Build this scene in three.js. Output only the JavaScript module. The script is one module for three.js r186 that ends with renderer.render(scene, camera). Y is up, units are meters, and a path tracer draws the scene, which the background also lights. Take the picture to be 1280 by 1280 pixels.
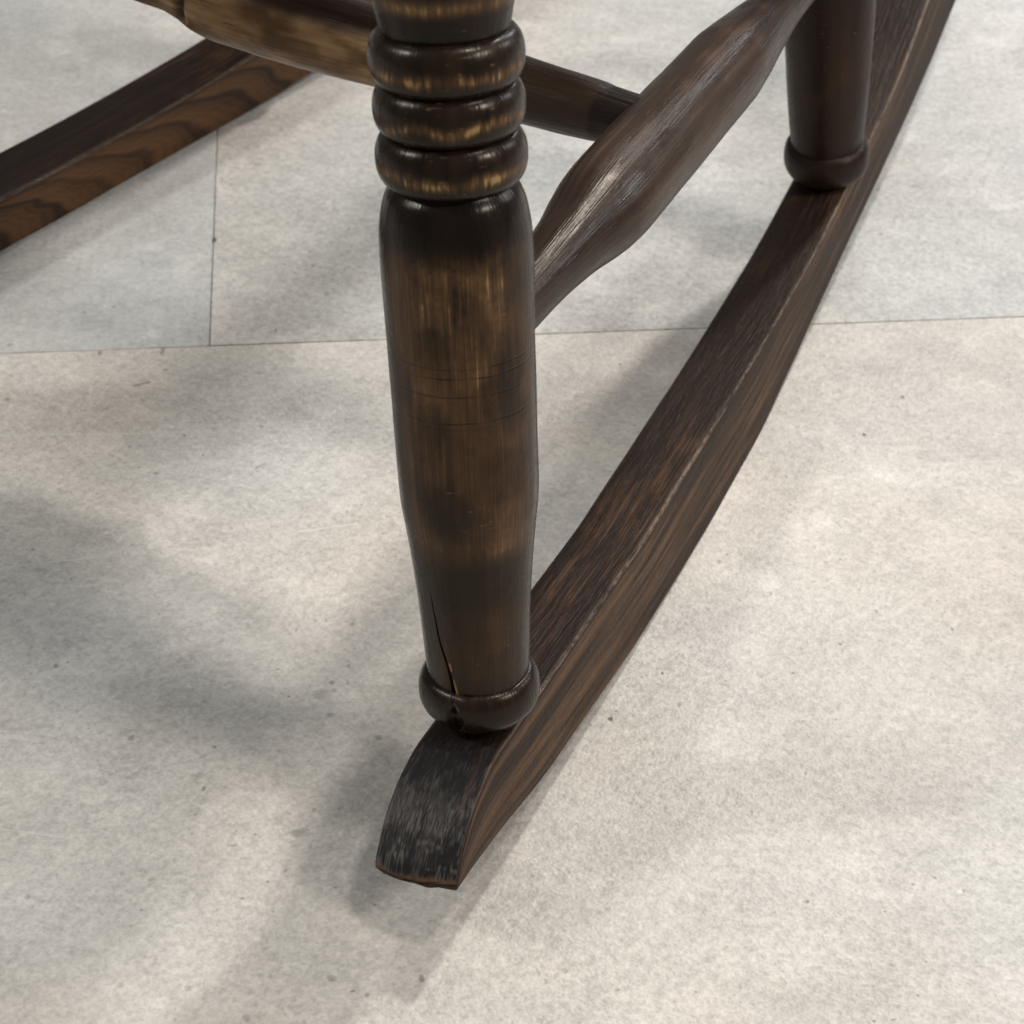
import * as THREE from 'three';
import { RoundedBoxGeometry } from 'three/addons/geometries/RoundedBoxGeometry.js';
import { RectAreaLightUniformsLib } from 'three/addons/lights/RectAreaLightUniformsLib.js';

// ---------------------------------------------------------------- camera, lamps, exposure
const scene = new THREE.Scene();
const camera = new THREE.PerspectiveCamera(31.3, 1, 0.02, 60);
camera.position.set(0, 0.5699, 0);
camera.rotation.set(-0.7094, 0, 0.0386, 'YXZ');
camera.focus = 0.70;
camera.userData.fStop = 20;

const renderer = new THREE.WebGLRenderer({ antialias: true });
renderer.setSize(1024, 1024);
renderer.toneMapping = THREE.LinearToneMapping;
renderer.toneMappingExposure = 1.0;
renderer.shadowMap.enabled = true;
renderer.outputColorSpace = THREE.SRGBColorSpace;

scene.background = new THREE.Color().setRGB(0.180, 0.187, 0.177);   // the pale room all around, far out of focus

RectAreaLightUniformsLib.init();
function ceilingPanel(x, y, z, w, h, look, color, intensity, spin = 0) {
  const l = new THREE.RectAreaLight(new THREE.Color().setRGB(...color), intensity, w, h);
  l.position.set(x, y, z);
  l.lookAt(...look);
  l.rotateZ(spin);
  scene.add(l);
  return l;
}
const MID = new THREE.Vector3(-0.1014, 0, -0.7997);                  // the middle of the chair's footprint
ceilingPanel(0.98, 2.4, -2.30, 0.16, 0.16, [0, 0, -0.5], [1.0, 0.945, 0.875], 560);       // back right
ceilingPanel(-2.5, 2.3, -0.45, 0.36, 0.36, [0, 0, -0.8], [0.98, 0.975, 0.945], 92);      // left
ceilingPanel(2.37, 2.4, 0.42, 0.52, 0.52, [0, 0, -0.5], [1.0, 0.945, 0.88], 58);         // right
ceilingPanel(0.78, 2.4, -0.50, 0.24, 0.24, [0, 0, -0.6], [1.0, 0.945, 0.88], 88);        // nearly overhead
ceilingPanel(1.9, 2.15, -5.2, 1.5, 0.8, [0, 0.1, -0.7], [0.88, 0.95, 1.04], 12);        // the bright window front far behind
ceilingPanel(2.75, 1.75, -2.0, 0.7, 0.7, [0, 0.05, -0.5], [0.90, 0.96, 1.02], 11);      // a window on the right

// ---------------------------------------------------------------- noise
function rng(seed) { let s = seed >>> 0; return () => { s = (s + 0x6D2B79F5) >>> 0; let t = Math.imul(s ^ (s >>> 15), 1 | s); t = (t + Math.imul(t ^ (t >>> 7), 61 | t)) ^ t; return ((t ^ (t >>> 14)) >>> 0) / 4294967296; }; }
const PERM = new Uint8Array(512), VAL = new Float32Array(256);
{ const r = rng(7); const p = [...Array(256).keys()]; for (let i = 255; i > 0; i--) { const j = Math.floor(r() * (i + 1)); [p[i], p[j]] = [p[j], p[i]]; } for (let i = 0; i < 512; i++) PERM[i] = p[i & 255]; for (let i = 0; i < 256; i++) VAL[i] = r(); }
function n3(x, y, z) {
  const xi = Math.floor(x), yi = Math.floor(y), zi = Math.floor(z);
  let fx = x - xi, fy = y - yi, fz = z - zi;
  fx = fx * fx * (3 - 2 * fx); fy = fy * fy * (3 - 2 * fy); fz = fz * fz * (3 - 2 * fz);
  const X = xi & 255, Y = yi & 255, Z = zi & 255, X1 = (X + 1) & 255, Y1 = (Y + 1) & 255, Z1 = (Z + 1) & 255;
  const a = PERM[X], b = PERM[X1];
  const aa = PERM[a + Y], ab = PERM[a + Y1], ba = PERM[b + Y], bb = PERM[b + Y1];
  const c00 = VAL[PERM[aa + Z]], c10 = VAL[PERM[ba + Z]], c01 = VAL[PERM[ab + Z]], c11 = VAL[PERM[bb + Z]];
  const d00 = VAL[PERM[aa + Z1]], d10 = VAL[PERM[ba + Z1]], d01 = VAL[PERM[ab + Z1]], d11 = VAL[PERM[bb + Z1]];
  const u0 = c00 + (c10 - c00) * fx, u1 = c01 + (c11 - c01) * fx, v0 = d00 + (d10 - d00) * fx, v1 = d01 + (d11 - d01) * fx;
  const w0 = u0 + (u1 - u0) * fy, w1 = v0 + (v1 - v0) * fy;
  return w0 + (w1 - w0) * fz;
}
function fbm(x, y, z, o = 4) { let s = 0, a = 0.5, t = 0; for (let i = 0; i < o; i++) { s += a * n3(x, y, z); t += a; a *= 0.5; x = x * 2.03 + 11.3; y = y * 2.03 + 5.7; z = z * 2.03 + 3.1; } return s / t; }
const clamp = (x, a = 0, b = 1) => Math.min(b, Math.max(a, x));
const sst = (a, b, x) => { const t = clamp((x - a) / (b - a)); return t * t * (3 - 2 * t); };
const gau = (x, m, s) => Math.exp(-((x - m) * (x - m)) / (2 * s * s));
const win = (x, a, b, e) => sst(a - e, a + e, x) * (1 - sst(b - e, b + e, x));
const mix3 = (a, b, t) => [a[0] + (b[0] - a[0]) * t, a[1] + (b[1] - a[1]) * t, a[2] + (b[2] - a[2]) * t];
const enc = (x) => { x = clamp(x); return 255 * (x <= 0.0031308 ? 12.92 * x : 1.055 * Math.pow(x, 1 / 2.4) - 0.055); };
function curve(pts) {                                              // smooth curve through [x, y] pairs, no overshoot
  const n = pts.length, m = new Array(n).fill(0), dlt = [];
  for (let i = 0; i < n - 1; i++) dlt.push((pts[i + 1][1] - pts[i][1]) / (pts[i + 1][0] - pts[i][0]));
  m[0] = dlt[0]; m[n - 1] = dlt[n - 2];
  for (let i = 1; i < n - 1; i++) m[i] = dlt[i - 1] * dlt[i] <= 0 ? 0 : 2 * dlt[i - 1] * dlt[i] / (dlt[i - 1] + dlt[i]);
  return (x) => {
    if (x <= pts[0][0]) return pts[0][1];
    if (x >= pts[n - 1][0]) return pts[n - 1][1];
    let i = 0; while (x > pts[i + 1][0]) i++;
    const h = pts[i + 1][0] - pts[i][0], t = (x - pts[i][0]) / h, t2 = t * t, t3 = t2 * t;
    return (2 * t3 - 3 * t2 + 1) * pts[i][1] + (t3 - 2 * t2 + t) * h * m[i] + (-2 * t3 + 3 * t2) * pts[i + 1][1] + (t3 - t2) * h * m[i + 1];
  };
}

// a texture set: f(u, v) -> { c: linear colour, r: roughness, b: height 0..1 }
function textures(w, h, f, wrap = THREE.RepeatWrapping) {
  const C = new Uint8Array(w * h * 4), R = new Uint8Array(w * h * 4), o = { c: [0, 0, 0], r: 0.5, b: 0.5 };
  for (let j = 0; j < h; j++) for (let i = 0; i < w; i++) {
    f((i + 0.5) / w, (j + 0.5) / h, o);
    const k = (j * w + i) * 4;
    C[k] = enc(o.c[0]); C[k + 1] = enc(o.c[1]); C[k + 2] = enc(o.c[2]); C[k + 3] = 255;
    R[k] = 255 * clamp(o.b); R[k + 1] = 255 * clamp(o.r); R[k + 2] = 0; R[k + 3] = 255;
  }
  const make = (d, srgb) => { const t = new THREE.DataTexture(d, w, h, THREE.RGBAFormat); t.wrapS = t.wrapT = wrap; t.magFilter = THREE.LinearFilter; t.minFilter = THREE.LinearFilter; if (srgb) t.colorSpace = THREE.SRGBColorSpace; t.needsUpdate = true; return t; };
  return { map: make(C, true), extra: make(R, false) };
}
function woodMaterial(name, t, bump = 0.0006, more = {}) {
  const m = new THREE.MeshPhysicalMaterial({ map: t.map, roughness: 1, roughnessMap: t.extra, bumpMap: t.extra, bumpScale: bump, specularIntensity: 0.5, specularColor: new THREE.Color().setRGB(1, 0.90, 0.80), ...more });
  m.name = name;
  return m;
}

// ---------------------------------------------------------------- mesh helpers
const shadows = (o) => { o.traverse((m) => { if (m.isMesh) m.castShadow = m.receiveShadow = true; }); return o; };
function grid(nu, nv, at, uvAt) {                                   // nu x nv vertices; at(i, j, out) fills a position
  const p = new Float32Array(nu * nv * 3), uv = new Float32Array(nu * nv * 2), idx = [], out = [0, 0, 0], q = [0, 0];
  for (let j = 0; j < nv; j++) for (let i = 0; i < nu; i++) { at(i, j, out); p.set(out, (j * nu + i) * 3); uvAt(i, j, q); uv.set(q, (j * nu + i) * 2); }
  for (let j = 0; j < nv - 1; j++) for (let i = 0; i < nu - 1; i++) { const a = j * nu + i, b = a + 1, c = a + nu, d = c + 1; idx.push(a, b, d, a, d, c); }
  const g = new THREE.BufferGeometry();
  g.setAttribute('position', new THREE.BufferAttribute(p, 3)); g.setAttribute('uv', new THREE.BufferAttribute(uv, 2)); g.setIndex(idx);
  g.computeVertexNormals();
  // weld the normals along the seam i = 0 / i = nu - 1
  const N = g.attributes.normal;
  for (let j = 0; j < nv; j++) {
    const a = j * nu, b = a + nu - 1;
    const x = N.getX(a) + N.getX(b), y = N.getY(a) + N.getY(b), z = N.getZ(a) + N.getZ(b), l = Math.hypot(x, y, z) || 1;
    N.setXYZ(a, x / l, y / l, z / l); N.setXYZ(b, x / l, y / l, z / l);
  }
  return g;
}
// turned wood: axis +y, angle 0 faces +z, positive angles towards +x; radius(h) and wobble(angle, h) in metres
function turned(h0, h1, rows, thetas, radius, wobble, vLength) {
  const hs = typeof rows === 'number' ? [...Array(rows + 1).keys()].map((k) => h0 + (h1 - h0) * k / rows) : rows;
  return grid(thetas.length, hs.length, (i, j, o) => {
    const r = radius(hs[j]) + wobble(thetas[i], hs[j]);
    o[0] = Math.sin(thetas[i]) * r; o[1] = hs[j]; o[2] = Math.cos(thetas[i]) * r;
  }, (i, j, q) => { q[0] = thetas[i] / (2 * Math.PI) + 0.5; q[1] = hs[j] / vLength; });
}
const ring = (n) => [...Array(n + 1).keys()].map((k) => -Math.PI + 2 * Math.PI * k / n);

function place(o, origin, up, facing) {                             // puts +y along up, +z as near as can be towards facing
  const y = up.clone().normalize(), z = facing.clone().addScaledVector(y, -facing.dot(y)).normalize(), x = new THREE.Vector3().crossVectors(y, z);
  o.quaternion.setFromRotationMatrix(new THREE.Matrix4().makeBasis(x, y, z));
  o.position.copy(origin).sub(MID);
  return o;
}
const V = (x, y, z) => new THREE.Vector3(x, y, z);
const toCam = (p) => camera.position.clone().sub(p);

// ---------------------------------------------------------------- floor
const floor = new THREE.Group();
floor.name = 'floor'; floor.userData = { kind: 'structure' };
const ANG = 0.1284, TL = 0.914, TW = 0.457, TH = 0.006;
floor.position.set(-0.1640, 0, -0.7899);
floor.rotation.y = ANG;
scene.add(floor);
// marks of wear, [x, y, length or radius, ...] in a tile's own metres
function tileTexture(seed, tone, marks, w = 2048) {
  const S = seed * 17.3;
  for (const m of marks) { const e = m.t === 'dot' ? 2.2 * Math.max(m.a, m.b) : 3 * m.w + 0.001, X1 = m.x1 ?? m.x, Y1 = m.y1 ?? m.y; m.x0 = Math.min(m.x, X1) - e; m.xe = Math.max(m.x, X1) + e; m.y0 = Math.min(m.y, Y1) - e; m.ye = Math.max(m.y, Y1) + e; }
  return textures(w, w / 2, (u, v, o) => {
    const x = u * TL, y = v * TW;
    const big = fbm(x * 5 + S, y * 5, S, 4), mid = fbm(x * 16 + S, y * 22, 3 + S, 4), cloud = fbm(x * 42, y * 55 + S, 8 + S, 4), fine = fbm(x * 330, y * 420, S, 3), grit = n3(x * 1400, y * 1600, S);
    const streak = fbm(x * 9, y * 160, S + 20, 3);
    let l = tone.l * (1 + 0.22 * (big - 0.5) + 0.26 * (mid - 0.5) + 0.30 * (cloud - 0.5) + 0.40 * (fine - 0.5) + 0.24 * (n3(x * 760, y * 900, S + 2) - 0.5) + 0.24 * (grit - 0.5) + 0.08 * (streak - 0.5));
    const white = sst(0.60, 0.78, fbm(x * 26 + 5, y * 30 + S, 14, 4)); l *= 1 + 0.13 * white;
    const pit = sst(0.80, 0.88, n3(x * 260 + S, y * 260, 5.5)) * sst(0.45, 0.7, cloud); l *= 1 - 0.22 * pit; const hole = sst(0.86, 0.89, n3(x * 420 + S, y * 420, 2.5)) * sst(0.5, 0.62, n3(x * 40, y * 40 + S, 7.5)); l *= 1 - 0.45 * hole; const fleck = sst(0.84, 0.90, n3(x * 210, y * 240 + S, 9.5)); l *= 1 + 0.10 * fleck;
    const rim = Math.min(x, TL - x, y, TW - y); l *= 1 - 0.22 * (1 - sst(0.0002, 0.0014, rim)) * sst(0.35, 0.7, n3(x * 130, y * 130, S));
    const warm = clamp(0.5 + 2.0 * (fbm(x * 7 + 40, y * 7 + S, 30, 3) - 0.5));
    let c = mix3(tone.cool, tone.warm, warm);
    let mark = 0, pale = 0;
    for (const m of marks) {
      if (x < m.x0 || x > m.xe || y < m.y0 || y > m.ye) continue;
      if (m.t === 'dot') { const q = Math.hypot((x - m.x) / m.a, (y - m.y) / m.b) + 0.5 * (n3(x * 900, y * 900, 1) - 0.5); mark = Math.max(mark, m.k * (1 - sst(0.6, 1.1, q))); }
      else { const dx = m.x1 - m.x, dy = m.y1 - m.y, t = clamp(((x - m.x) * dx + (y - m.y) * dy) / (dx * dx + dy * dy)); const q = Math.hypot(x - m.x - dx * t, y - m.y - dy * t + 0.0006 * (n3(x * 60, y * 60, 2) - 0.5)); const k = (1 - sst(m.w * 0.4, m.w, q)) * (0.4 + 0.9 * n3(x * 250, y * 250, 6)); if (m.k > 0) mark = Math.max(mark, m.k * k); else pale = Math.max(pale, -m.k * k); }
    }
    o.c = [c[0] * l, c[1] * l, c[2] * l];
    if (mark) o.c = mix3(o.c, [0.035, 0.03, 0.025], clamp(mark));
    if (pale) o.c = mix3(o.c, [0.62, 0.61, 0.58], clamp(pale));
    o.r = 0.52 + 0.12 * (mid - 0.5) + 0.08 * mark;
    o.b = 0.35 * fine + 0.45 * cloud + 0.2 * grit - 0.3 * pit;
  }, THREE.ClampToEdgeWrapping);
}
const WARM = [1.062, 0.970, 0.875], COOL = [1.015, 0.988, 0.945];
// turn a spot on the floor of the place into a tile's own metres
function onTile(ix, iy, X, Z) {
  const dx = X + 0.1640, dz = Z - 0.7899, a = 0.9918 * dx + 0.128 * dz, b = -0.128 * dx + 0.9918 * dz;
  return [a - ix, b - iy];
}
const FRONT0 = [-0.36, -TW];
const dot = (o0, X, Z, a, b, k) => { const [x, y] = onTile(o0[0], o0[1], X, Z); return { t: 'dot', x, y, a, b, k }; };
const line = (o0, X, Z, X1, Z1, w, k) => { const [x, y] = onTile(o0[0], o0[1], X, Z), [x1, y1] = onTile(o0[0], o0[1], X1, Z1); return { t: 'line', x, y, x1, y1, w, k }; };
const stains = (o0, dots, lines) => [...dots.map((d) => dot(o0, ...d)), ...lines.map((l) => line(o0, ...l))];
const marksFront = stains(FRONT0, [[0.0451,0.5320,0.0012,0.0016,0.80],[0.2014,0.7682,0.0011,0.0018,0.70],[0.1773,0.7350,0.0010,0.0013,0.80],[0.2000,0.5949,0.0007,0.0011,0.60],[0.1481,0.5824,0.0007,0.0010,0.70],[0.0682,0.5602,0.0007,0.0010,0.70],[-0.0521,0.5160,0.0017,0.0018,0.35],[-0.0790,0.4644,0.0047,0.0024,0.28],[-0.0596,0.3967,0.0021,0.0017,0.32],[-0.0461,0.3904,0.0010,0.0010,0.45],[-0.0886,0.3786,0.0020,0.0017,0.28],[-0.1544,0.5107,0.0016,0.0018,0.40],[-0.1202,0.4851,0.0011,0.0017,0.50],[-0.1230,0.4922,0.0029,0.0013,0.25],[-0.2202,0.7797,0.0013,0.0022,0.50],[-0.1880,0.7840,0.0013,0.0051,0.45],[-0.1835,0.7671,0.0017,0.0014,0.35],[-0.0783,0.5395,0.0048,0.0038,0.22],[-0.0737,0.5281,0.0020,0.0014,0.30],[-0.0267,0.3985,0.0010,0.0021,0.55],[-0.1739,0.6828,0.0012,0.0012,0.40],[-0.1942,0.5504,0.0010,0.0012,0.40],[-0.1896,0.5531,0.0009,0.0010,0.35],[-0.0683,0.5572,0.0010,0.0015,0.40],[-0.0746,0.5468,0.0014,0.0012,0.45],[-0.2587,0.7367,0.0016,0.0020,0.40],[-0.0677,0.5471,0.0010,0.0014,0.35],[-0.0749,0.4761,0.0010,0.0012,0.30],[-0.1194,0.5077,0.0010,0.0011,0.40],[-0.1214,0.4619,0.0009,0.0008,0.35],[-0.0855,0.5848,0.0011,0.0015,0.30],[-0.0693,0.5831,0.0014,0.0015,0.30],[0.0167,0.5483,0.0007,0.0010,0.30],[0.0947,0.5549,0.0014,0.0010,0.25],[0.0745,0.3969,0.0006,0.0007,0.40],[0.1788,0.5067,0.0007,0.0013,0.30],[0.0456,0.3966,0.0006,0.0007,0.50]], [[-0.2557,0.7073,-0.1655,0.7155,0.00072,-0.55],[-0.1655,0.7155,-0.0903,0.7241,0.00065,-0.30],[-0.0824,0.7260,-0.0099,0.7331,0.00066,-0.35],[0.0063,0.7355,0.0758,0.7412,0.00066,-0.30],[-0.2329,0.6113,-0.1901,0.6208,0.00055,-0.55],[-0.1001,0.6440,-0.0733,0.6513,0.00063,-0.85],[-0.1266,0.6505,-0.1103,0.6561,0.00058,-0.40],[-0.1970,0.4606,-0.1672,0.4569,0.00033,-0.65],[0.1997,0.7119,0.2460,0.7185,0.00071,-0.50],[0.1748,0.7481,0.1839,0.7487,0.00068,-0.40],[-0.1609,0.6337,-0.1597,0.6031,0.00045,-0.40],[-0.1971,0.7523,-0.1899,0.7562,0.00087,0.70],[-0.2172,0.7538,-0.1963,0.7523,0.00209,0.12],[-0.1261,0.6895,-0.1219,0.6934,0.00050,0.50],[0.0694,0.4143,0.0785,0.4161,0.00027,-0.30],[0.1140,0.6251,0.1109,0.6035,0.00036,0.25]]);
const marksRight = stains([0, 0], [[-0.1073,0.8432,0.0018,0.0032,0.30],[-0.1174,0.8707,0.0013,0.0025,0.35],[-0.1307,0.8062,0.0009,0.0022,0.50],[-0.1544,0.8069,0.0030,0.0030,0.20],[-0.1634,0.9805,0.0029,0.0019,0.25],[-0.1768,0.8933,0.0016,0.0030,0.80],[0.1273,0.8896,0.0009,0.0017,0.20]], []);
const marksLeft = stains([-TL, 0], [[-0.1772,0.8933,0.0011,0.0030,0.80],[-0.1689,0.8460,0.0013,0.0016,0.40],[-0.2213,0.8229,0.0013,0.0015,0.30]], [[-0.2906,0.8536,-0.2656,0.8619,0.00082,-0.30],[-0.2822,0.8756,-0.2621,0.8771,0.00084,0.20]]);
const tFront = tileTexture(1, { l: 0.50, cool: COOL, warm: WARM }, marksFront);
const tLeft = tileTexture(2, { l: 0.44, cool: [0.99, 0.995, 0.968], warm: [1.02, 0.985, 0.93] }, marksLeft, 1536);
const tRight = tileTexture(3, { l: 0.475, cool: [1.0, 0.995, 0.96], warm: [1.04, 0.98, 0.915] }, marksRight, 1536);
const tileMat = (t) => { const m = new THREE.MeshPhysicalMaterial({ map: t.map, roughness: 1, roughnessMap: t.extra, bumpMap: t.extra, bumpScale: 0.0010 }); m.name = 'stone_look_tile'; return m; };
const mFront = tileMat(tFront), mLeft = tileMat(tLeft), mRight = tileMat(tRight);
{
  const base = new THREE.Mesh(new THREE.BoxGeometry(8, 0.02, 8), new THREE.MeshStandardMaterial({ color: new THREE.Color().setRGB(0.20, 0.185, 0.165), roughness: 0.9 }));
  base.name = 'subfloor'; base.position.set(0.2, -TH - 0.0105, 0); floor.add(base);
  const gap = 0.0004;
  const g = new RoundedBoxGeometry(TL - gap, TH, TW - gap, 2, 0.0003);
  { const p = g.attributes.position, uv = g.attributes.uv; for (let i = 0; i < p.count; i++) uv.setXY(i, p.getX(i) / TL + 0.5, 0.5 - p.getZ(i) / TW); }
  for (let row = -4; row <= 4; row++) for (let col = -3; col <= 3; col++) {
    const shift = row % 2 === 0 ? 0 : FRONT0[0];                     // brick bond: every other course is moved along
    const x = col * TL + shift + TL / 2, z = -(row * TW + TW / 2);
    const m = row === -1 && col === 0 ? mFront : row === 0 && col === -1 ? mLeft : row === 0 && col === 0 ? mRight : [mRight, mLeft, mFront][(row * 5 + col * 7 + 70) % 3];
    const t = new THREE.Mesh(g, m);
    t.name = 'tile'; t.position.set(x, -TH / 2 + [0, -0.00018, -0.00030][(row * 2 + col + 30) % 3], z); floor.add(t);
  }
}
shadows(floor);

// ---------------------------------------------------------------- the chair
const chair = new THREE.Group();
chair.name = 'rocking_chair'; chair.position.copy(MID);
chair.userData = { label: 'old dark wooden rocking chair with turned legs and worn varnish on pale stone-look tiles', category: 'rocking chair' };
scene.add(chair);

const PN = 0.3946, PF = 0.5983, TILT = 0.1886, RW = 0.034;
const NC = V(Math.cos((PN + PF) / 2), 0, Math.sin((PN + PF) / 2));   // across the chair, towards the near side
const mirror = (p) => p.clone().addScaledVector(NC, -2 * p.clone().sub(MID).dot(NC));
const mirrorDir = (d) => d.clone().addScaledVector(NC, -2 * d.dot(NC));

// ---- rockers
const nearBottom = curve([[-0.31, 0.0305], [-0.298, 0.0290], [-0.268, 0.0243], [-0.221, 0.0144], [-0.183, 0.0095], [-0.124, 0.002], [-0.062, -0.0018], [-0.018, -0.0032], [0.033, -0.0031], [0.0966, 0.003], [0.1364, 0.0085], [0.2055, 0.0175], [0.339, 0.033], [0.464, 0.056], [0.62, 0.098]]);
const nearTop = curve([[-0.302, 0.0315], [-0.297, 0.0370], [-0.285, 0.0462], [-0.270, 0.0528], [-0.256, 0.0552], [-0.240, 0.0545], [-0.2, 0.0515], [-0.15, 0.0475], [-0.09, 0.0430], [-0.03, 0.0425], [0.03, 0.0418], [0.09, 0.0425], [0.15, 0.0445], [0.21, 0.0505], [0.26, 0.0565], [0.31, 0.0625], [0.39, 0.083], [0.464, 0.105], [0.60, 0.140], [0.62, 0.1435]]);
const farBottom = (s) => -0.0032 + (s - 0.0226) ** 2 / 5.2;
const farTop = (s) => { const e = s < -0.235 ? (s + 0.235) ** 2 * 3.2 : 0; return (s - 0.0226) ** 2 / 3.6766 + 0.0395 - e; };

function rockerGeometry(bottom, top, side, wearSeed) {               // x across (positive: near side), y up, -z along s
  const ss = [];
  for (let k = 0; k <= 70; k++) ss.push(-0.3012 + 0.075 * (k / 70) ** 1.3);
  for (let k = 1; k <= 420; k++) ss.push(-0.2262 + (0.62 + 0.2262) * k / 420);
  const per = [];                                                    // [face 0..3 (inner, top, outer, bottom), t]
  const NF = 18, NA = 8;
  for (let f = 0; f < 4; f++) { for (let k = 0; k < NF; k++) per.push([f, 'f', k / NF]); for (let k = 0; k < NA; k++) per.push([f, 'a', k / NA]); }
  per.push([4, 'f', 0]);
  const rows = [ss[0], ...ss, ss[ss.length - 1]];
  return grid(per.length, rows.length, (i, j, o) => {
    const s = rows[j], cap = j === 0 || j === rows.length - 1;
    const skew = side * RW * Math.tan(TILT);                          // the foot is worn level with the floor
    const xa = -RW / 2, xb = RW / 2;
    const yb = (x) => bottom(s) + (side > 0 ? (xb - x) : (x - xa)) / RW * Math.abs(skew) * (1 - sst(0.05, 0.25, Math.abs(s)) * 0.85);
    const yt = (x) => top(s) - 0.0003 * (2 * x / RW) ** 2 + 0.0006 * (fbm(x * 60 + wearSeed, s * 14, 4, 3) - 0.5);
    const hgt = Math.max(0.003, top(s) - bottom(s));
    const edge = (k) => clamp((k === 1 ? (side > 0 ? 0.0021 : 0.0034) : k === 0 ? 0.0030 : 0.0009) * (0.75 + 0.5 * fbm(s * 14 + k * 9, wearSeed, 2, 3)) * (k > 1 ? 1 : 0.32 + 0.68 * sst(-0.288, -0.240, s)), 0.0008, 0.4 * hgt);
    let [f, kind, t] = per[i]; if (f === 4) { f = 0; }
    // corner k lies at the end of face k: 0 inner top, 1 outer top, 2 outer bottom, 3 inner bottom
    const cor = [[xa, yt(xa)], [xb, yt(xb)], [xb, yb(xb)], [xa, yb(xa)]];
    const dirs = [[0, 1], [1, 0], [0, -1], [-1, 0]];
    const r = [edge(0), edge(1), edge(2), edge(3)];
    let x, y;
    const p = (f + 3) % 4, q = f, dx = dirs[f];
    const a = [cor[p][0] + dx[0] * r[p], cor[p][1] + dx[1] * r[p]], b = [cor[q][0] - dx[0] * r[q], cor[q][1] - dx[1] * r[q]];
    if (kind === 'f') { x = a[0] + (b[0] - a[0]) * t; y = a[1] + (b[1] - a[1]) * t; if (f === 1) y += yt(x) - (yt(xa) + (yt(xb) - yt(xa)) * (x - xa) / RW); }
    else { const nx = dirs[(f + 1) % 4]; const cx = b[0] + nx[0] * r[q], cy = b[1] + nx[1] * r[q], w = t * Math.PI / 2; x = cx - nx[0] * r[q] * Math.cos(w) + dx[0] * r[q] * Math.sin(w); y = cy - nx[1] * r[q] * Math.cos(w) + dx[1] * r[q] * Math.sin(w); }
    if (cap) { x *= 0.25; y = (top(s) + bottom(s)) / 2 + (y - (top(s) + bottom(s)) / 2) * 0.15; }
    const tip = 1 - sst(-0.3, -0.265, s);
    const jag = tip * (0.0042 * (fbm(x * 190 + 3, y * 60, wearSeed, 4) - 0.5) + 0.0016 * (2 * x / RW) ** 2 - 0.0008);
    const lump = 0.0007 * (fbm(s * 30, x * 50 + 7, y * 50 + wearSeed, 3) - 0.5);
    o[0] = x + lump; o[1] = y + lump * 0.6; o[2] = -(s + jag);
  }, (i, j, q) => {
    const [f, kind, t] = per[i];
    const w = f === 4 ? 4 : kind === 'f' ? f + 0.1 + 0.8 * t : f + 0.9 + 0.2 * t;
    q[0] = f === 4 ? 1.025 : w / 4; q[1] = (rows[j] + 0.32) / 0.96;
  });
}
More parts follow.
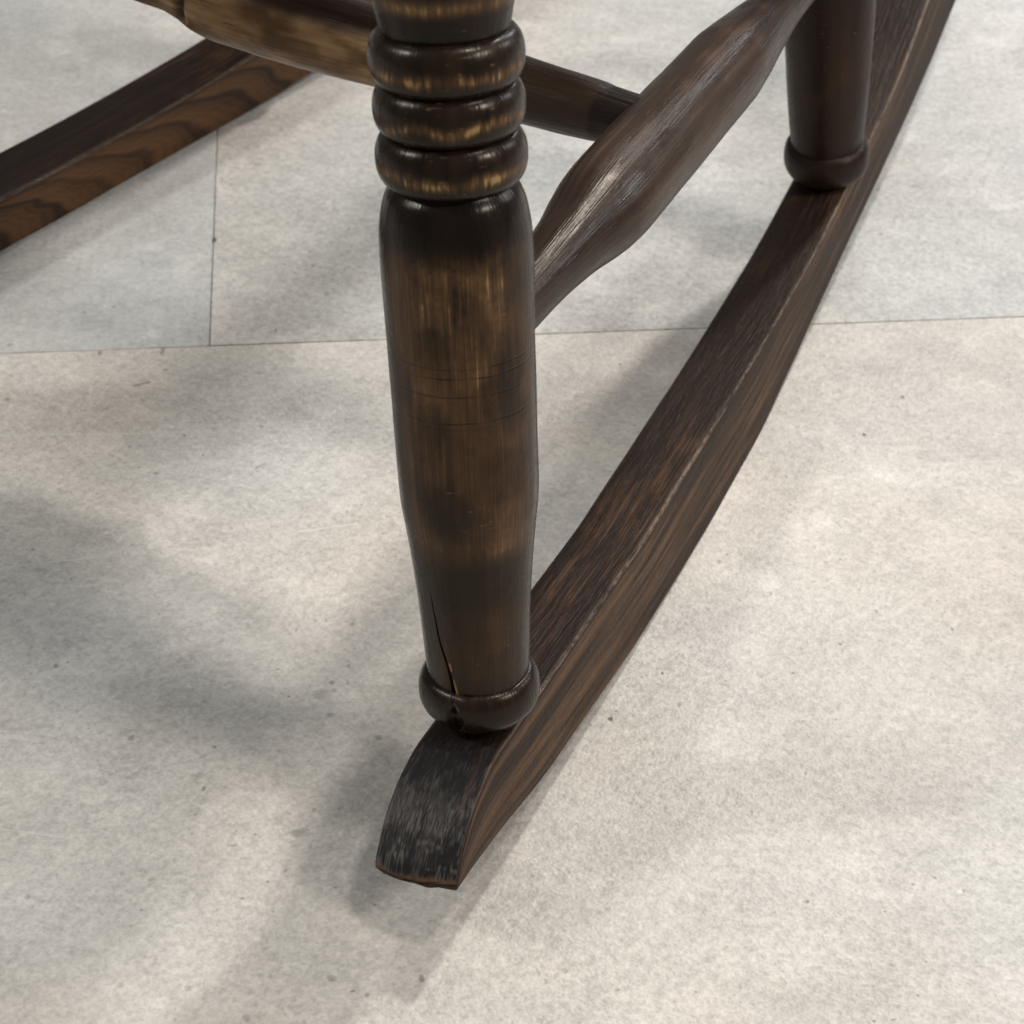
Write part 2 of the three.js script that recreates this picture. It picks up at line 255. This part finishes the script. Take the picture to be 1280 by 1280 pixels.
// wood of a rocker; fig 0: straight dark grain along the side, fig 1: arched flame grain
function rockerTexture(seed, fig) {
  return textures(fig ? 512 : 1024, fig ? 1024 : 2048, (u, v, o) => {
    const f = ((u * 4 + 4) % 4), face = Math.floor(f), t = f - face, s = v * 0.96 - 0.32;
    const off = face === 0 ? -0.5 : face === 1 ? t - 0.5 : face === 2 ? 0.5 : 0.5 - t;
    const ht = face === 0 ? t : face === 1 ? 1 : face === 2 ? 1 - t : 0;
    const X = off * 0.034, Y = ht * 0.043;
    const warp = 0.004 * (fbm(s * 9, seed, X * 30, 3) - 0.5);
    const g1 = n3((X + warp) * 1900 + seed, (Y + warp) * 1900, s * 60), g2 = n3((X + warp) * 620, (Y + warp) * 620 + seed, s * 22), g3 = fbm((X + warp) * 260, (Y + warp) * 260, s * 9 + seed, 3);
    const patch = fbm(s * 28 + seed, X * 60, Y * 60, 4), blot = fbm(s * 11 + 5, X * 25 + seed, Y * 25, 3);
    const pore = sst(0.70, 0.86, n3((X + warp) * 2600, (Y + warp) * 2600, s * 110 + seed));
    const topness = face === 1 ? sst(-0.02, 0.10, t) * (1 - sst(0.9, 1.02, t)) : 0;
    const eo = face === 1 ? sst(0.86, 0.98, t) : face === 2 ? 1 - sst(0.02, 0.16, t) : 0;             // outer top edge
    const ei = face === 1 ? 1 - sst(0.0, 0.12, t) : face === 0 ? sst(0.84, 0.98, t) : 0;
    // top: near-black stain rubbed through to brown in streaks
    let c, r, b = 0.5 + 0.34 * (g1 - 0.5) + 0.22 * (g2 - 0.5) + 0.25 * (n3(X * 900, Y * 900, s * 700) - 0.5) - 0.4 * pore;
    const g0 = n3((X + warp) * 3400, (Y + warp) * 3400, s * 260 + seed), rub = sst(0.46, 0.86, 0.34 * g2 + 0.30 * g1 + 0.22 * g0 + 0.60 * (patch - 0.34)) * sst(0.30, 0.62, blot);
    const dark = mix3([0.0090, 0.0050, 0.0044], [0.024, 0.0130, 0.0100], g3);
    let cTop = mix3(dark, [0.120, 0.062, 0.031], 0.60 * rub);
    // sides
    let band;
    if (fig === 0) band = 0.12 + 0.88 * sst(0.36, 0.70, 0.55 * n3(Y * 240 + s * 5 + seed, 3, s * 5) + 0.45 * g3 + 0.18 * (g2 - 0.5));
    else {
      const q = (s + 0.5) / 0.040 + 2.0 * (ht - 0.1) ** 2 + 1.1 * (fbm(s * 13, Y * 40, seed, 3) - 0.5), fq = q % 1, k = 0.6 + 0.8 * n3(Math.floor(q) * 7.7, 2, 5);
      band = 1 - 0.95 * clamp(k * fq ** 2.2 * (1 - sst(0.90, 1.0, fq))) - 0.20 * sst(0.35, 0.8, Math.abs(((q * 5.0) % 1) * 2 - 1));
    }
    const lightW = fig === 0 ? [0.112, 0.062, 0.035] : [0.150, 0.070, 0.028];
    let cSide = mix3([0.0165, 0.0092, 0.0068], lightW, clamp(fig === 0 ? band * (0.50 + 1.0 * (g2 - 0.40) + 0.7 * (g1 - 0.5) + 0.4 * (g0 - 0.5)) : band * (0.75 + 0.3 * (g2 - 0.5) + 0.3 * (g1 - 0.5))));
    cSide = mix3(cSide, [0.022, 0.014, 0.011], 0.55 * pore);
    c = face === 1 ? cTop : face === 3 ? [0.06, 0.04, 0.03] : cSide;
    if (face === 2) c = mix3(cTop, cSide, sst(0.02, 0.15, t + 0.10 * (patch - 0.5)));
    if (face === 0) c = mix3(cSide, cTop, sst(0.86, 0.98, t));
    // edges: stain worn thin, polished, plus a ridge highlight painted as a tan line
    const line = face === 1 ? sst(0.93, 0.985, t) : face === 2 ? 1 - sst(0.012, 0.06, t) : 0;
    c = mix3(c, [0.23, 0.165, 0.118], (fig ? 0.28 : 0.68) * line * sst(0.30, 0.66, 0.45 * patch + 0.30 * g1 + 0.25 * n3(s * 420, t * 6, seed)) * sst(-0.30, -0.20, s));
    r = face === 1 ? 0.52 + 0.16 * rub - 0.10 * (g3 - 0.5) : 0.60;
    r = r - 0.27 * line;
    // front end: black, shiny, hacked grain; grey sheen painted into its lower half
    const tip = (1 - sst(-0.268, -0.238, s + 0.012 * (patch - 0.5)));
    if (tip > 0 && face !== 2 && face !== 3) {
      const hack = n3(X * 2300, s * 420, seed + 3), k = fbm(X * 420, s * 240 + seed, 2, 4);
      const ct = mix3([0.0115, 0.0110, 0.0125], [0.074, 0.067, 0.064], sst(0.46, 0.80, 0.5 * hack + 0.5 * k) * (0.35 + 0.65 * (1 - sst(-0.290, -0.262, s))));
      const cr = face === 1 ? sst(0.68, 0.98, t + 0.35 * (patch - 0.5) - 0.10 * (1 - sst(-0.30, -0.26, s))) : 0;
      c = mix3(c, mix3(ct, [0.17, 0.088, 0.052], 0.85 * cr * sst(0.30, 0.65, 0.6 * g2 + 0.4 * patch)), tip);
      b = b * (1 - tip) + tip * (0.5 + 0.28 * (hack - 0.5) + 0.6 * (k - 0.5)); r = r * (1 - tip) + tip * (0.36 + 0.18 * k);
      const scuff = face === 1 ? Math.max(1 - sst(0.0, 0.16, t + 0.2 * (patch - 0.5)), 0.75 * sst(0.62, 0.78, fbm(X * 300, s * 500, seed, 3))) * (1 - sst(-0.286, -0.270, s)) : 0; c = mix3(c, [0.20, 0.175, 0.155], 0.55 * scuff * sst(0.3, 0.7, g0));
      const cut = 1 - sst(-0.3012, -0.2998, s + 0.0040 * (patch - 0.5) + 0.0012 * (g1 - 0.5)); c = mix3(c, mix3([0.06, 0.034, 0.020], [0.17, 0.10, 0.055], g1), 0.7 * cut);
    }
    o.c = c; o.r = r; o.b = b;
  });
}
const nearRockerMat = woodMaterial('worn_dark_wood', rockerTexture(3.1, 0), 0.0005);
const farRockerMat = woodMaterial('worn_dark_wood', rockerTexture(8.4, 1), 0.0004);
function placeRocker(mesh, origin, ph, tilt) {
  const d = V(Math.sin(ph), 0, -Math.cos(ph)), n = V(Math.cos(ph), 0, Math.sin(ph)), y = V(0, 1, 0);
  const n2 = n.clone().multiplyScalar(Math.cos(tilt)).addScaledVector(y, Math.sin(tilt)), y2 = y.multiplyScalar(Math.cos(tilt)).addScaledVector(n, -Math.sin(tilt));
  mesh.quaternion.setFromRotationMatrix(new THREE.Matrix4().makeBasis(n2, y2, d.negate()));
  mesh.position.copy(origin).sub(MID);
  chair.add(mesh);
}
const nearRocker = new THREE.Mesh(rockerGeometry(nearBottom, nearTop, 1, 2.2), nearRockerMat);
nearRocker.name = 'rocker'; nearRocker.userData.label = 'near rocker with a blackened cut-off front end';
placeRocker(nearRocker, V(0.0906, 0, -0.6956), PN, TILT);
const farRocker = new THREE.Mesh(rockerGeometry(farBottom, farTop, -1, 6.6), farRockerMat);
farRocker.name = 'rocker'; farRocker.userData.label = 'far rocker with arched orange-brown grain on its side';
placeRocker(farRocker, V(-0.2934, 0, -0.9037), PF, -TILT);

// ---- legs
const LEGLEN = 0.42;
const CRACK = curve([[-0.004, -0.34], [0.0095, -0.37], [0.020, -0.50], [0.033, -0.60], [0.0475, -0.77], [0.058, -0.81], [0.066, -0.84]].map(([h, t]) => [h, t]));
const BEADS = [[0.2243, 0.0088, 0.0246], [0.2408, 0.0082, 0.0244], [0.2568, 0.0086, 0.0246]];   // height, half height, radius
const frontRadius = curve([[-0.012, 0.0150], [0.0015, 0.0160], [0.004, 0.0185], [0.0225, 0.0194], [0.033, 0.0199], [0.0475, 0.0205], [0.0688, 0.0218], [0.086, 0.0234], [0.0965, 0.0246], [0.106, 0.0250], [0.135, 0.0252], [0.165, 0.0253], [0.186, 0.0256], [0.197, 0.0253], [0.206, 0.0241], [0.2120, 0.0222], [0.2150, 0.0200], [0.2157, 0.0195], [0.265, 0.0198], [0.2655, 0.0202], [0.2700, 0.0212], [0.277, 0.0226], [0.290, 0.0248], [0.300, 0.0252], [0.318, 0.0240], [0.36, 0.0205], [0.40, 0.0175], [LEGLEN, 0.016]]);
const beadRadius = (hc, a, R, rg) => (h) => rg + (R - rg) * Math.pow(Math.max(0, 1 - Math.abs((h - hc) / a) ** 2.3), 1 / 2.1);
const plain = (seed, k = 0.0004) => (t, h) => k * 2 * (fbm(Math.sin(t) * 1.4 + seed, Math.cos(t) * 1.4, h * 24, 3) - 0.5);
function crackWobble(t, h) {                                          // a drying split that opens towards the foot
  if (h > 0.068) return 0;
  const x = (t - CRACK(h) - 0.02 * (n3(h * 260, 3, 1) - 0.5)) * 0.02, w = 0.00022 + 0.00095 * sst(0.066, 0.012, h);
  const lip = x < 0 ? -0.0009 * Math.exp(x / 0.004) * sst(0.062, 0.01, h) : 0.0002 * Math.exp(-x / 0.003) * sst(0.06, 0.01, h);
  return lip - (Math.abs(x) < w ? 0.0022 * sst(0.067, 0.05, h) * (1 - (x / w) ** 2) : 0);
}
function legTexture(seed, near) {
  return textures(near ? 1024 : 512, near ? 2048 : 1024, (u, v, o) => {
    const t = (u - 0.5) * 2 * Math.PI, h = v * LEGLEN, X = Math.sin(t) * 0.024, Z = Math.cos(t) * 0.024;
    const s1 = n3(X * 1700 + seed, Z * 1700, h * 70), s2 = n3(X * 620, Z * 620 + seed, h * 26), s3 = fbm(X * 190 + seed, Z * 190, h * 28, 3);
    const patch = fbm(X * 95, Z * 95 + seed, h * 60, 4), blot = fbm(X * 38 + seed, Z * 38, h * 26, 3), speck = fbm(X * 700, Z * 700, h * 620 + seed, 2);
    let wear = 0, dark = 0, line = 0, raw = 0, blotch = 0;
    if (near) {
      const rag = 0.016 * (patch - 0.5) + 0.002 * (s1 - 0.5), hh = h + rag, tt = t + 14 * rag;
      wear = Math.max(
        0.50 * win(h, 0.080, 0.198, 0.010) * win(t, -1.10, 1.10, 0.35),
        0.80 * win(hh, 0.168, 0.1955, 0.005) * win(tt, -0.80, 0.80, 0.35),
        0.70 * win(hh, 0.148, 0.190, 0.012) * win(tt, -0.30, 0.62, 0.30),
        0.50 * win(hh, 0.088, 0.165, 0.014) * win(tt, -0.30, 0.45, 0.30),
        0.52 * win(h, 0.105, 0.185, 0.012) * win(t, -0.80, -0.60, 0.10),
        0.60 * sst(0.0800, 0.0876, h + 0.002 * (s1 - 0.5) + 0.010 * (patch - 0.5)) * (1 - sst(0.086, 0.108, h)) * win(t, -0.95, 0.75, 0.25),
        0.30 * win(hh, 0.040, 0.066, 0.008) * win(tt, 0.0, 0.75, 0.3),
        0.20 * win(h, 0.01, 0.09, 0.01) * win(t, -1.1, 1.1, 0.4),
        0.70 * win(t, -1.25, 1.3, 0.15) * gau(h + 0.002 * (patch - 0.5), 0.2768, 0.0020));
      const spot = (th, hc, a, b) => 1 - sst(0.35, 1.25, Math.hypot((t - th) / a, (h - hc) / b) + 1.6 * (patch - 0.5) + 0.5 * (s2 - 0.5));
      blotch = 0.62 * Math.max(0.85 * spot(-0.42, 0.104, 0.42, 0.013), 0.6 * spot(-0.62, 0.135, 0.35, 0.020), 0.85 * spot(0.68, 0.150, 0.32, 0.020), 0.55 * spot(0.62, 0.115, 0.30, 0.014), 0.5 * spot(0.25, 0.178, 0.16, 0.012), 0.6 * spot(0.75, 0.188, 0.3, 0.012));
      for (const [hc] of BEADS) wear = Math.max(wear, (0.62 + 0.22 * n3(hc * 999, 1, 1)) * gau(h + 0.0030 * (n3(t * 2.2, hc * 777, 3) - 0.5) + 0.0012 * (s1 - 0.5), hc - 0.0018, 0.0011 + 0.0010 * n3(t * 3, hc * 400, 8)) * win(t, -1.5, 1.35, 0.2) * (0.45 + 0.75 * sst(0.25, 0.75, 0.35 * n3(X * 260, Z * 260, hc * 900) + 0.65 * n3(X * 1100, Z * 1100, h * 160))));
      const footDark = 0.55 * (1 - sst(0.008, 0.034, h)); dark = Math.max(footDark, 0.7 * win(h, 0.200, 0.216, 0.004), 0.6 * win(h, 0.058, 0.080, 0.006), win(h, 0.2655, 0.2735, 0.002), 0.5 * gau(h, 0.098, 0.008) * win(t, -0.75, -0.25, 0.15));  // tone darkens towards the foot
      for (const [lh, k] of [[0.1592, 0.9], [0.1557, 0.9], [0.1490, 0.7], [0.1390, 0.8], [0.1368, 0.3]]) line = Math.max(line, k * (1 - sst(0.00016, 0.00036, Math.abs(h - lh - 0.0003 * (n3(t * 3, lh * 900, 1) - 0.5)))) * win(t, -0.9, 1.1, 0.3) * (0.35 + 0.65 * sst(0.25, 0.6, n3(t * 4, lh * 700, 4))));
      const x = (t - CRACK(h)) * 0.02;
      if (h < 0.066) { line = Math.max(line, 1 - sst(0.0003, 0.0009, Math.abs(x) * (1 + 6 * sst(0.04, 0.066, h)))); raw = win(h, 0.0175, 0.036, 0.003) * win(x, 0.0006, 0.0019 + 0.0008 * (s2 - 0.5), 0.0003) * sst(0.3, 0.6, n3(h * 300, 5, 2)); }
    } else {
      wear = 0.10 + 0.18 * sst(0.45, 0.75, blot) + (h > 0.21 && h < 0.27 ? 0.3 : 0);
      dark = 0.5 * (1 - sst(0.03, 0.06, h));
    }
    const hair = sst(0.58, 0.80, n3(X * 2500 + seed, Z * 2500, h * 95)), w = clamp(wear * (1 - blotch) * (0.62 + 1.05 * (patch - 0.42) + 0.30 * (s2 - 0.5) + 0.30 * (s1 - 0.5) + 0.24 * hair + 0.6 * (blot - 0.5) + 0.25 * (speck - 0.5)));
    let c = mix3(near ? [0.0075, 0.0044, 0.0033] : [0.0085, 0.0040, 0.0030], near ? [0.027, 0.0145, 0.0082] : [0.034, 0.0145, 0.0092], clamp(0.25 + 1.3 * (s3 - 0.4) + 0.5 * (blot - 0.5)));
    c = mix3(c, [0.062, 0.0315, 0.0145], sst(0.05, 0.42, w));
    c = mix3(c, [0.205, 0.115, 0.047], sst(0.32, 0.92, w));
    c = mix3(c, [0.380, 0.250, 0.120], 0.7 * sst(0.62, 0.95, w + 0.25 * (s1 - 0.5)));
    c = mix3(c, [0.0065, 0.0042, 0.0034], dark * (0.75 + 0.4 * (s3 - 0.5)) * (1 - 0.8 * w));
    c = mix3(c, [0.008, 0.006, 0.005], line);
    c = mix3(c, mix3([0.12, 0.07, 0.03], [0.36, 0.22, 0.09], s1), 0.85 * raw);
    const scr = sst(0.86, 0.93, n3(X * 300 + 3, Z * 300, h * 1900 + seed)) * sst(0.55, 0.75, n3(X * 90, Z * 90, h * 90));
    c = mix3(c, [0.26, 0.17, 0.09], 0.30 * scr);
    o.c = c; o.r = (near ? 0.29 : 0.44) + 0.18 * w + 0.14 * (s3 - 0.5) + 0.16 * (speck - 0.5) + 0.16 * (blot - 0.5) + 0.2 * raw; o.b = 0.5 + 0.16 * (s1 - 0.5) + 0.10 * (s2 - 0.5) - 0.15 * w + 0.22 * (speck - 0.5) + 0.35 * (patch - 0.5) - 0.6 * line;
  });
}
const legMat = woodMaterial('varnished_turned_wood', legTexture(1.7, true), 0.00028), legMat2 = woodMaterial('varnished_turned_wood', legTexture(21.3, false), 0.00028);
const fineRing = (() => { const a = []; for (let k = 0; k <= 44; k++) a.push(-Math.PI + (Math.PI - 1.0) * k / 44); for (let k = 1; k <= 120; k++) a.push(-1.0 + 0.8 * k / 120); for (let k = 1; k <= 84; k++) a.push(-0.2 + (Math.PI + 0.2) * k / 84); return a; })();

function frontLeg(base, up, facing, mat, near) {
  const th = near ? fineRing : ring(96), wob = near ? (t, h) => plain(4)(t, h) + crackWobble(t, h) : plain(9);
  const rows = []; for (let h = -0.012; h < LEGLEN; h += near && h < 0.07 ? 0.0004 : 0.0009) rows.push(h); rows.push(LEGLEN);
  const leg = new THREE.Mesh(turned(0, 0, rows, th, frontRadius, wob, LEGLEN), mat);
  leg.name = 'leg';
  for (const [hc, a, R] of BEADS) {
    const b = new THREE.Mesh(turned(hc - a * 0.995, hc + a * 0.995, 44, near ? ring(180) : ring(72), beadRadius(hc, a, R, 0.0192), plain(hc * 900, 0.0003), LEGLEN), mat);
    b.name = 'bead'; leg.add(b);
  }
  const chip = (t, h) => {
    if (!near) return 0;
    const x = (t + 0.37) * 0.022;
    const hollow = -0.0024 * sst(-0.0050, -0.0015, x) * (1 - sst(-0.0002, 0.0006, x + 0.0016 * Math.sin(h * 420))) * sst(0.0195, 0.013, h);
    return hollow + 0.0006 * Math.exp(-((x - 0.003) ** 2) / 0.00001);
  };
  const collar = new THREE.Mesh(turned(0.0043, 0.0213, 70, th, beadRadius(0.0128, 0.0086, 0.0230, 0.0182), (t, h) => plain(31, 0.0005)(t, h) + chip(t, h), LEGLEN), mat);
  collar.name = 'collar'; if (near) collar.userData.label = 'foot ring split and chipped at the left';
  leg.add(collar);
  place(leg, base, up, facing); chair.add(leg);
  return leg;
}
const FB = V(-0.0091, 0.0544, -0.4831), FU = V(-0.0653, 0.9856, -0.1561);
const nearFront = frontLeg(FB, FU, toCam(FB), legMat, true);
nearFront.userData.label = 'front leg with three worn ring beads and a split above its foot';
frontLeg(mirror(FB), mirrorDir(FU), toCam(mirror(FB)), legMat2, false);

const backRadius = curve([[-0.012, 0.0145], [0.0005, 0.0160], [0.0025, 0.0182], [0.022, 0.0196], [0.034, 0.0207], [0.0645, 0.0223], [0.10, 0.0236], [0.16, 0.0240], [0.25, 0.022], [0.36, 0.0185], [LEGLEN, 0.017]]);
function backLeg(base, up, facing) {
  const rows = []; for (let h = -0.012; h < LEGLEN; h += 0.002) rows.push(h); rows.push(LEGLEN);
  const leg = new THREE.Mesh(turned(0, 0, rows, ring(96), backRadius, plain(13), LEGLEN), legMat2);
  leg.name = 'leg';
  const c = new THREE.Mesh(turned(0.002, 0.0225, 36, ring(96), beadRadius(0.0118, 0.0102, 0.0237, 0.0178), plain(15, 0.0005), LEGLEN), legMat2);
  c.name = 'collar'; leg.add(c);
  place(leg, base, up, facing); chair.add(leg);
  return leg;
}
const BB = V(0.1686, 0.0525, -0.906), BU = V(-0.1324, 0.9866, 0.095);
backLeg(BB, BU, toCam(BB)).userData.label = 'plain dark back leg beside the near rocker';
backLeg(mirror(BB), mirrorDir(BU), toCam(mirror(BB)));

// ---- stretchers
function spindleTexture(seed, L, tint) {
  return textures(1024, 2048, (u, v, o) => {
    const t = (u - 0.5) * 2 * Math.PI, h = v * L, X = Math.sin(t) * 0.019, Z = Math.cos(t) * 0.019;
    const wv = 0.002 * (fbm(h * 18, seed, X * 60, 3) - 0.5);
    const s1 = n3((X + wv) * 1700 + seed, Z * 1700, h * 75), s2 = n3((X + wv) * 560, Z * 560 + seed, h * 26), s3 = fbm((X + wv) * 170 + seed, Z * 170, h * 13, 3);
    const patch = fbm(X * 110, Z * 110 + seed, h * 70, 4), blot = fbm(X * 36 + seed, Z * 36, h * 22, 3), sp = fbm(X * 900, Z * 900, h * 500 + seed, 2);
    const crack = sst(0.80, 0.87, n3((X + wv) * 1300 + 8, Z * 1300, h * 70 + seed)) * sst(0.52, 0.64, n3(X * 60, Z * 60, h * 40 + 9));
    const k = tint(t, h, { s1, s2, s3, patch, blot });
    o.c = mix3(k.c, [0.012, 0.008, 0.006], 0.8 * crack);
    o.r = k.r + 0.10 * (s2 - 0.5) + 0.10 * (sp - 0.5);
    o.b = 0.5 + 0.45 * (s1 - 0.5) + 0.45 * (s2 - 0.5) + 0.25 * (sp - 0.5) + 0.3 * (s3 - 0.5) - 0.5 * crack;
  });
}
function spindle(name, from, to, radius, facing, mat, L, wob = plain(3, 0.0006)) {
  const dir = to.clone().sub(from), len = dir.length();
  const m = new THREE.Mesh(turned(0, len, 420, ring(140), radius, wob, L), mat);
  m.name = name; place(m, from, dir, facing); chair.add(m);
  return m;
}
const P1 = V(-0.0175, 0.2025, -0.5060), P2 = V(0.1500, 0.1880, -0.8920);
const sideR = curve([[0, 0.0098], [0.055, 0.0112], [0.087, 0.0139], [0.107, 0.0172], [0.118, 0.0188], [0.131, 0.0195], [0.19, 0.0194], [0.255, 0.0189], [0.258, 0.0189], [0.274, 0.0179], [0.303, 0.0150], [0.34, 0.0118], [0.43, 0.0095]]);
const sideTex = spindleTexture(5.2, 0.43, (t, h, n) => {
  const body = win(h, 0.108, 0.275, 0.01), low = sst(0.2, 1.2, t);
  let c = mix3([0.0135, 0.0080, 0.0060], [0.058, 0.033, 0.023], clamp(0.12 + 0.8 * (0.45 * n.s2 + 0.55 * n.s3 - 0.25) + 0.30 * body));
  c = mix3(c, [0.115, 0.064, 0.037], 0.50 * sst(0.52, 0.8, 0.5 * n.patch + 0.5 * n.s2) * (0.35 + 0.65 * body));
  c = mix3(c, [0.022, 0.014, 0.012], 0.5 * sst(0.5, 0.7, n.blot) * (1 - 0.6 * body) + 0.35 * gau(h, 0.112, 0.008));
  return { c, r: 0.36 + 0.20 * (n.patch - 0.5) };
});
const sideMat = woodMaterial('worn_turned_wood', sideTex, 0.00022);
const nearSide = spindle('side_stretcher', P1, P2, sideR, toCam(P1.clone().lerp(P2, 0.5)), sideMat, 0.43);
nearSide.userData.label = 'near side stretcher with a thick worn middle';
spindle('side_stretcher', mirror(P1), mirror(P2), sideR, toCam(mirror(P1)), sideMat, 0.43);

const C1 = V(0.0530, 0.2010, -0.6760), C2 = V(-0.2915, 0.1985, -0.8606);          // from the far stretcher to the near one
const crossR = curve([[0, 0.0078], [0.10, 0.0098], [0.140, 0.0108], [0.150, 0.0128], [0.162, 0.0166], [0.174, 0.0180], [0.21, 0.0184], [0.255, 0.0166], [0.30, 0.0152], [0.33, 0.0141], [0.364, 0.0126], [0.370, 0.0119], [0.40, 0.0108]]);
const crossTex = spindleTexture(12.9, 0.40, (t, h, n) => {
  const body = win(h, 0.135, 0.31, 0.02), gold = sst(-0.45, 0.15, t + 0.5 * (n.blot - 0.5)) * body;
  let c = mix3([0.022, 0.0135, 0.0105], [0.062, 0.036, 0.027], clamp(0.3 + 1.2 * (n.s3 - 0.4)));
  c = mix3(c, mix3([0.135, 0.072, 0.032], [0.35, 0.210, 0.104], sst(0.3, 0.75, 0.35 * n.s2 + 0.65 * n.patch)), clamp(gold * (0.55 + 0.9 * n.patch)));
  c = mix3(c, [0.036, 0.022, 0.015], 0.75 * sst(0.26, 0.31, h));
  c = mix3(c, [0.014, 0.010, 0.009], 0.9 * sst(0.364, 0.3672, h));  // shadow of the side stretcher painted as a dark band at the end
  c = mix3(c, [0.008, 0.006, 0.005], 0.92 * gau(h, 0.1580, 0.0026) * win(t, 0.10, 0.95, 0.15));
  return { c, r: 0.36 + 0.14 * (n.patch - 0.5) };
});
const crossMat = woodMaterial('worn_turned_wood', crossTex, 0.0003);
const cross = spindle('cross_stretcher', C2, C1, crossR, toCam(C1.clone().lerp(C2, 0.5)), crossMat, 0.40, (t, h) => plain(6, 0.0008)(t, h) - 0.0030 * gau(h, 0.1580, 0.0022) * win(t, 0.10, 0.95, 0.15));
cross.userData.label = 'cross stretcher rubbed to golden brown with a dark notch';

// ---- seat, above the picture
{
  const a = FB.clone().addScaledVector(FU, 0.36 ), am = mirror(a), b = BB.clone().addScaledVector(BU, 0.36), bm = mirror(b);
  const cen = a.clone().add(am).add(b).add(bm).multiplyScalar(0.25);
  const fw = V(-Math.sin((PN + PF) / 2), 0, Math.cos((PN + PF) / 2));
  const g = new RoundedBoxGeometry(0.37, 0.032, 0.37, 6, 0.014);
  const p = g.attributes.position;
  for (let i = 0; i < p.count; i++) { const x = p.getX(i), z = p.getZ(i); p.setX(i, x * (1 + 0.18 * z / 0.2 - 0.02)); if (p.getY(i) > 0) p.setY(i, p.getY(i) - 0.006 * (1 - clamp(Math.hypot(x, z) / 0.19) ** 2)); }
  g.computeVertexNormals();
  const s = new THREE.Mesh(g, legMat2);
  s.name = 'seat'; place(s, V(cen.x, 0.436, cen.z), V(0, 1, 0), fw); chair.add(s);
}
shadows(chair);
renderer.render(scene, camera);
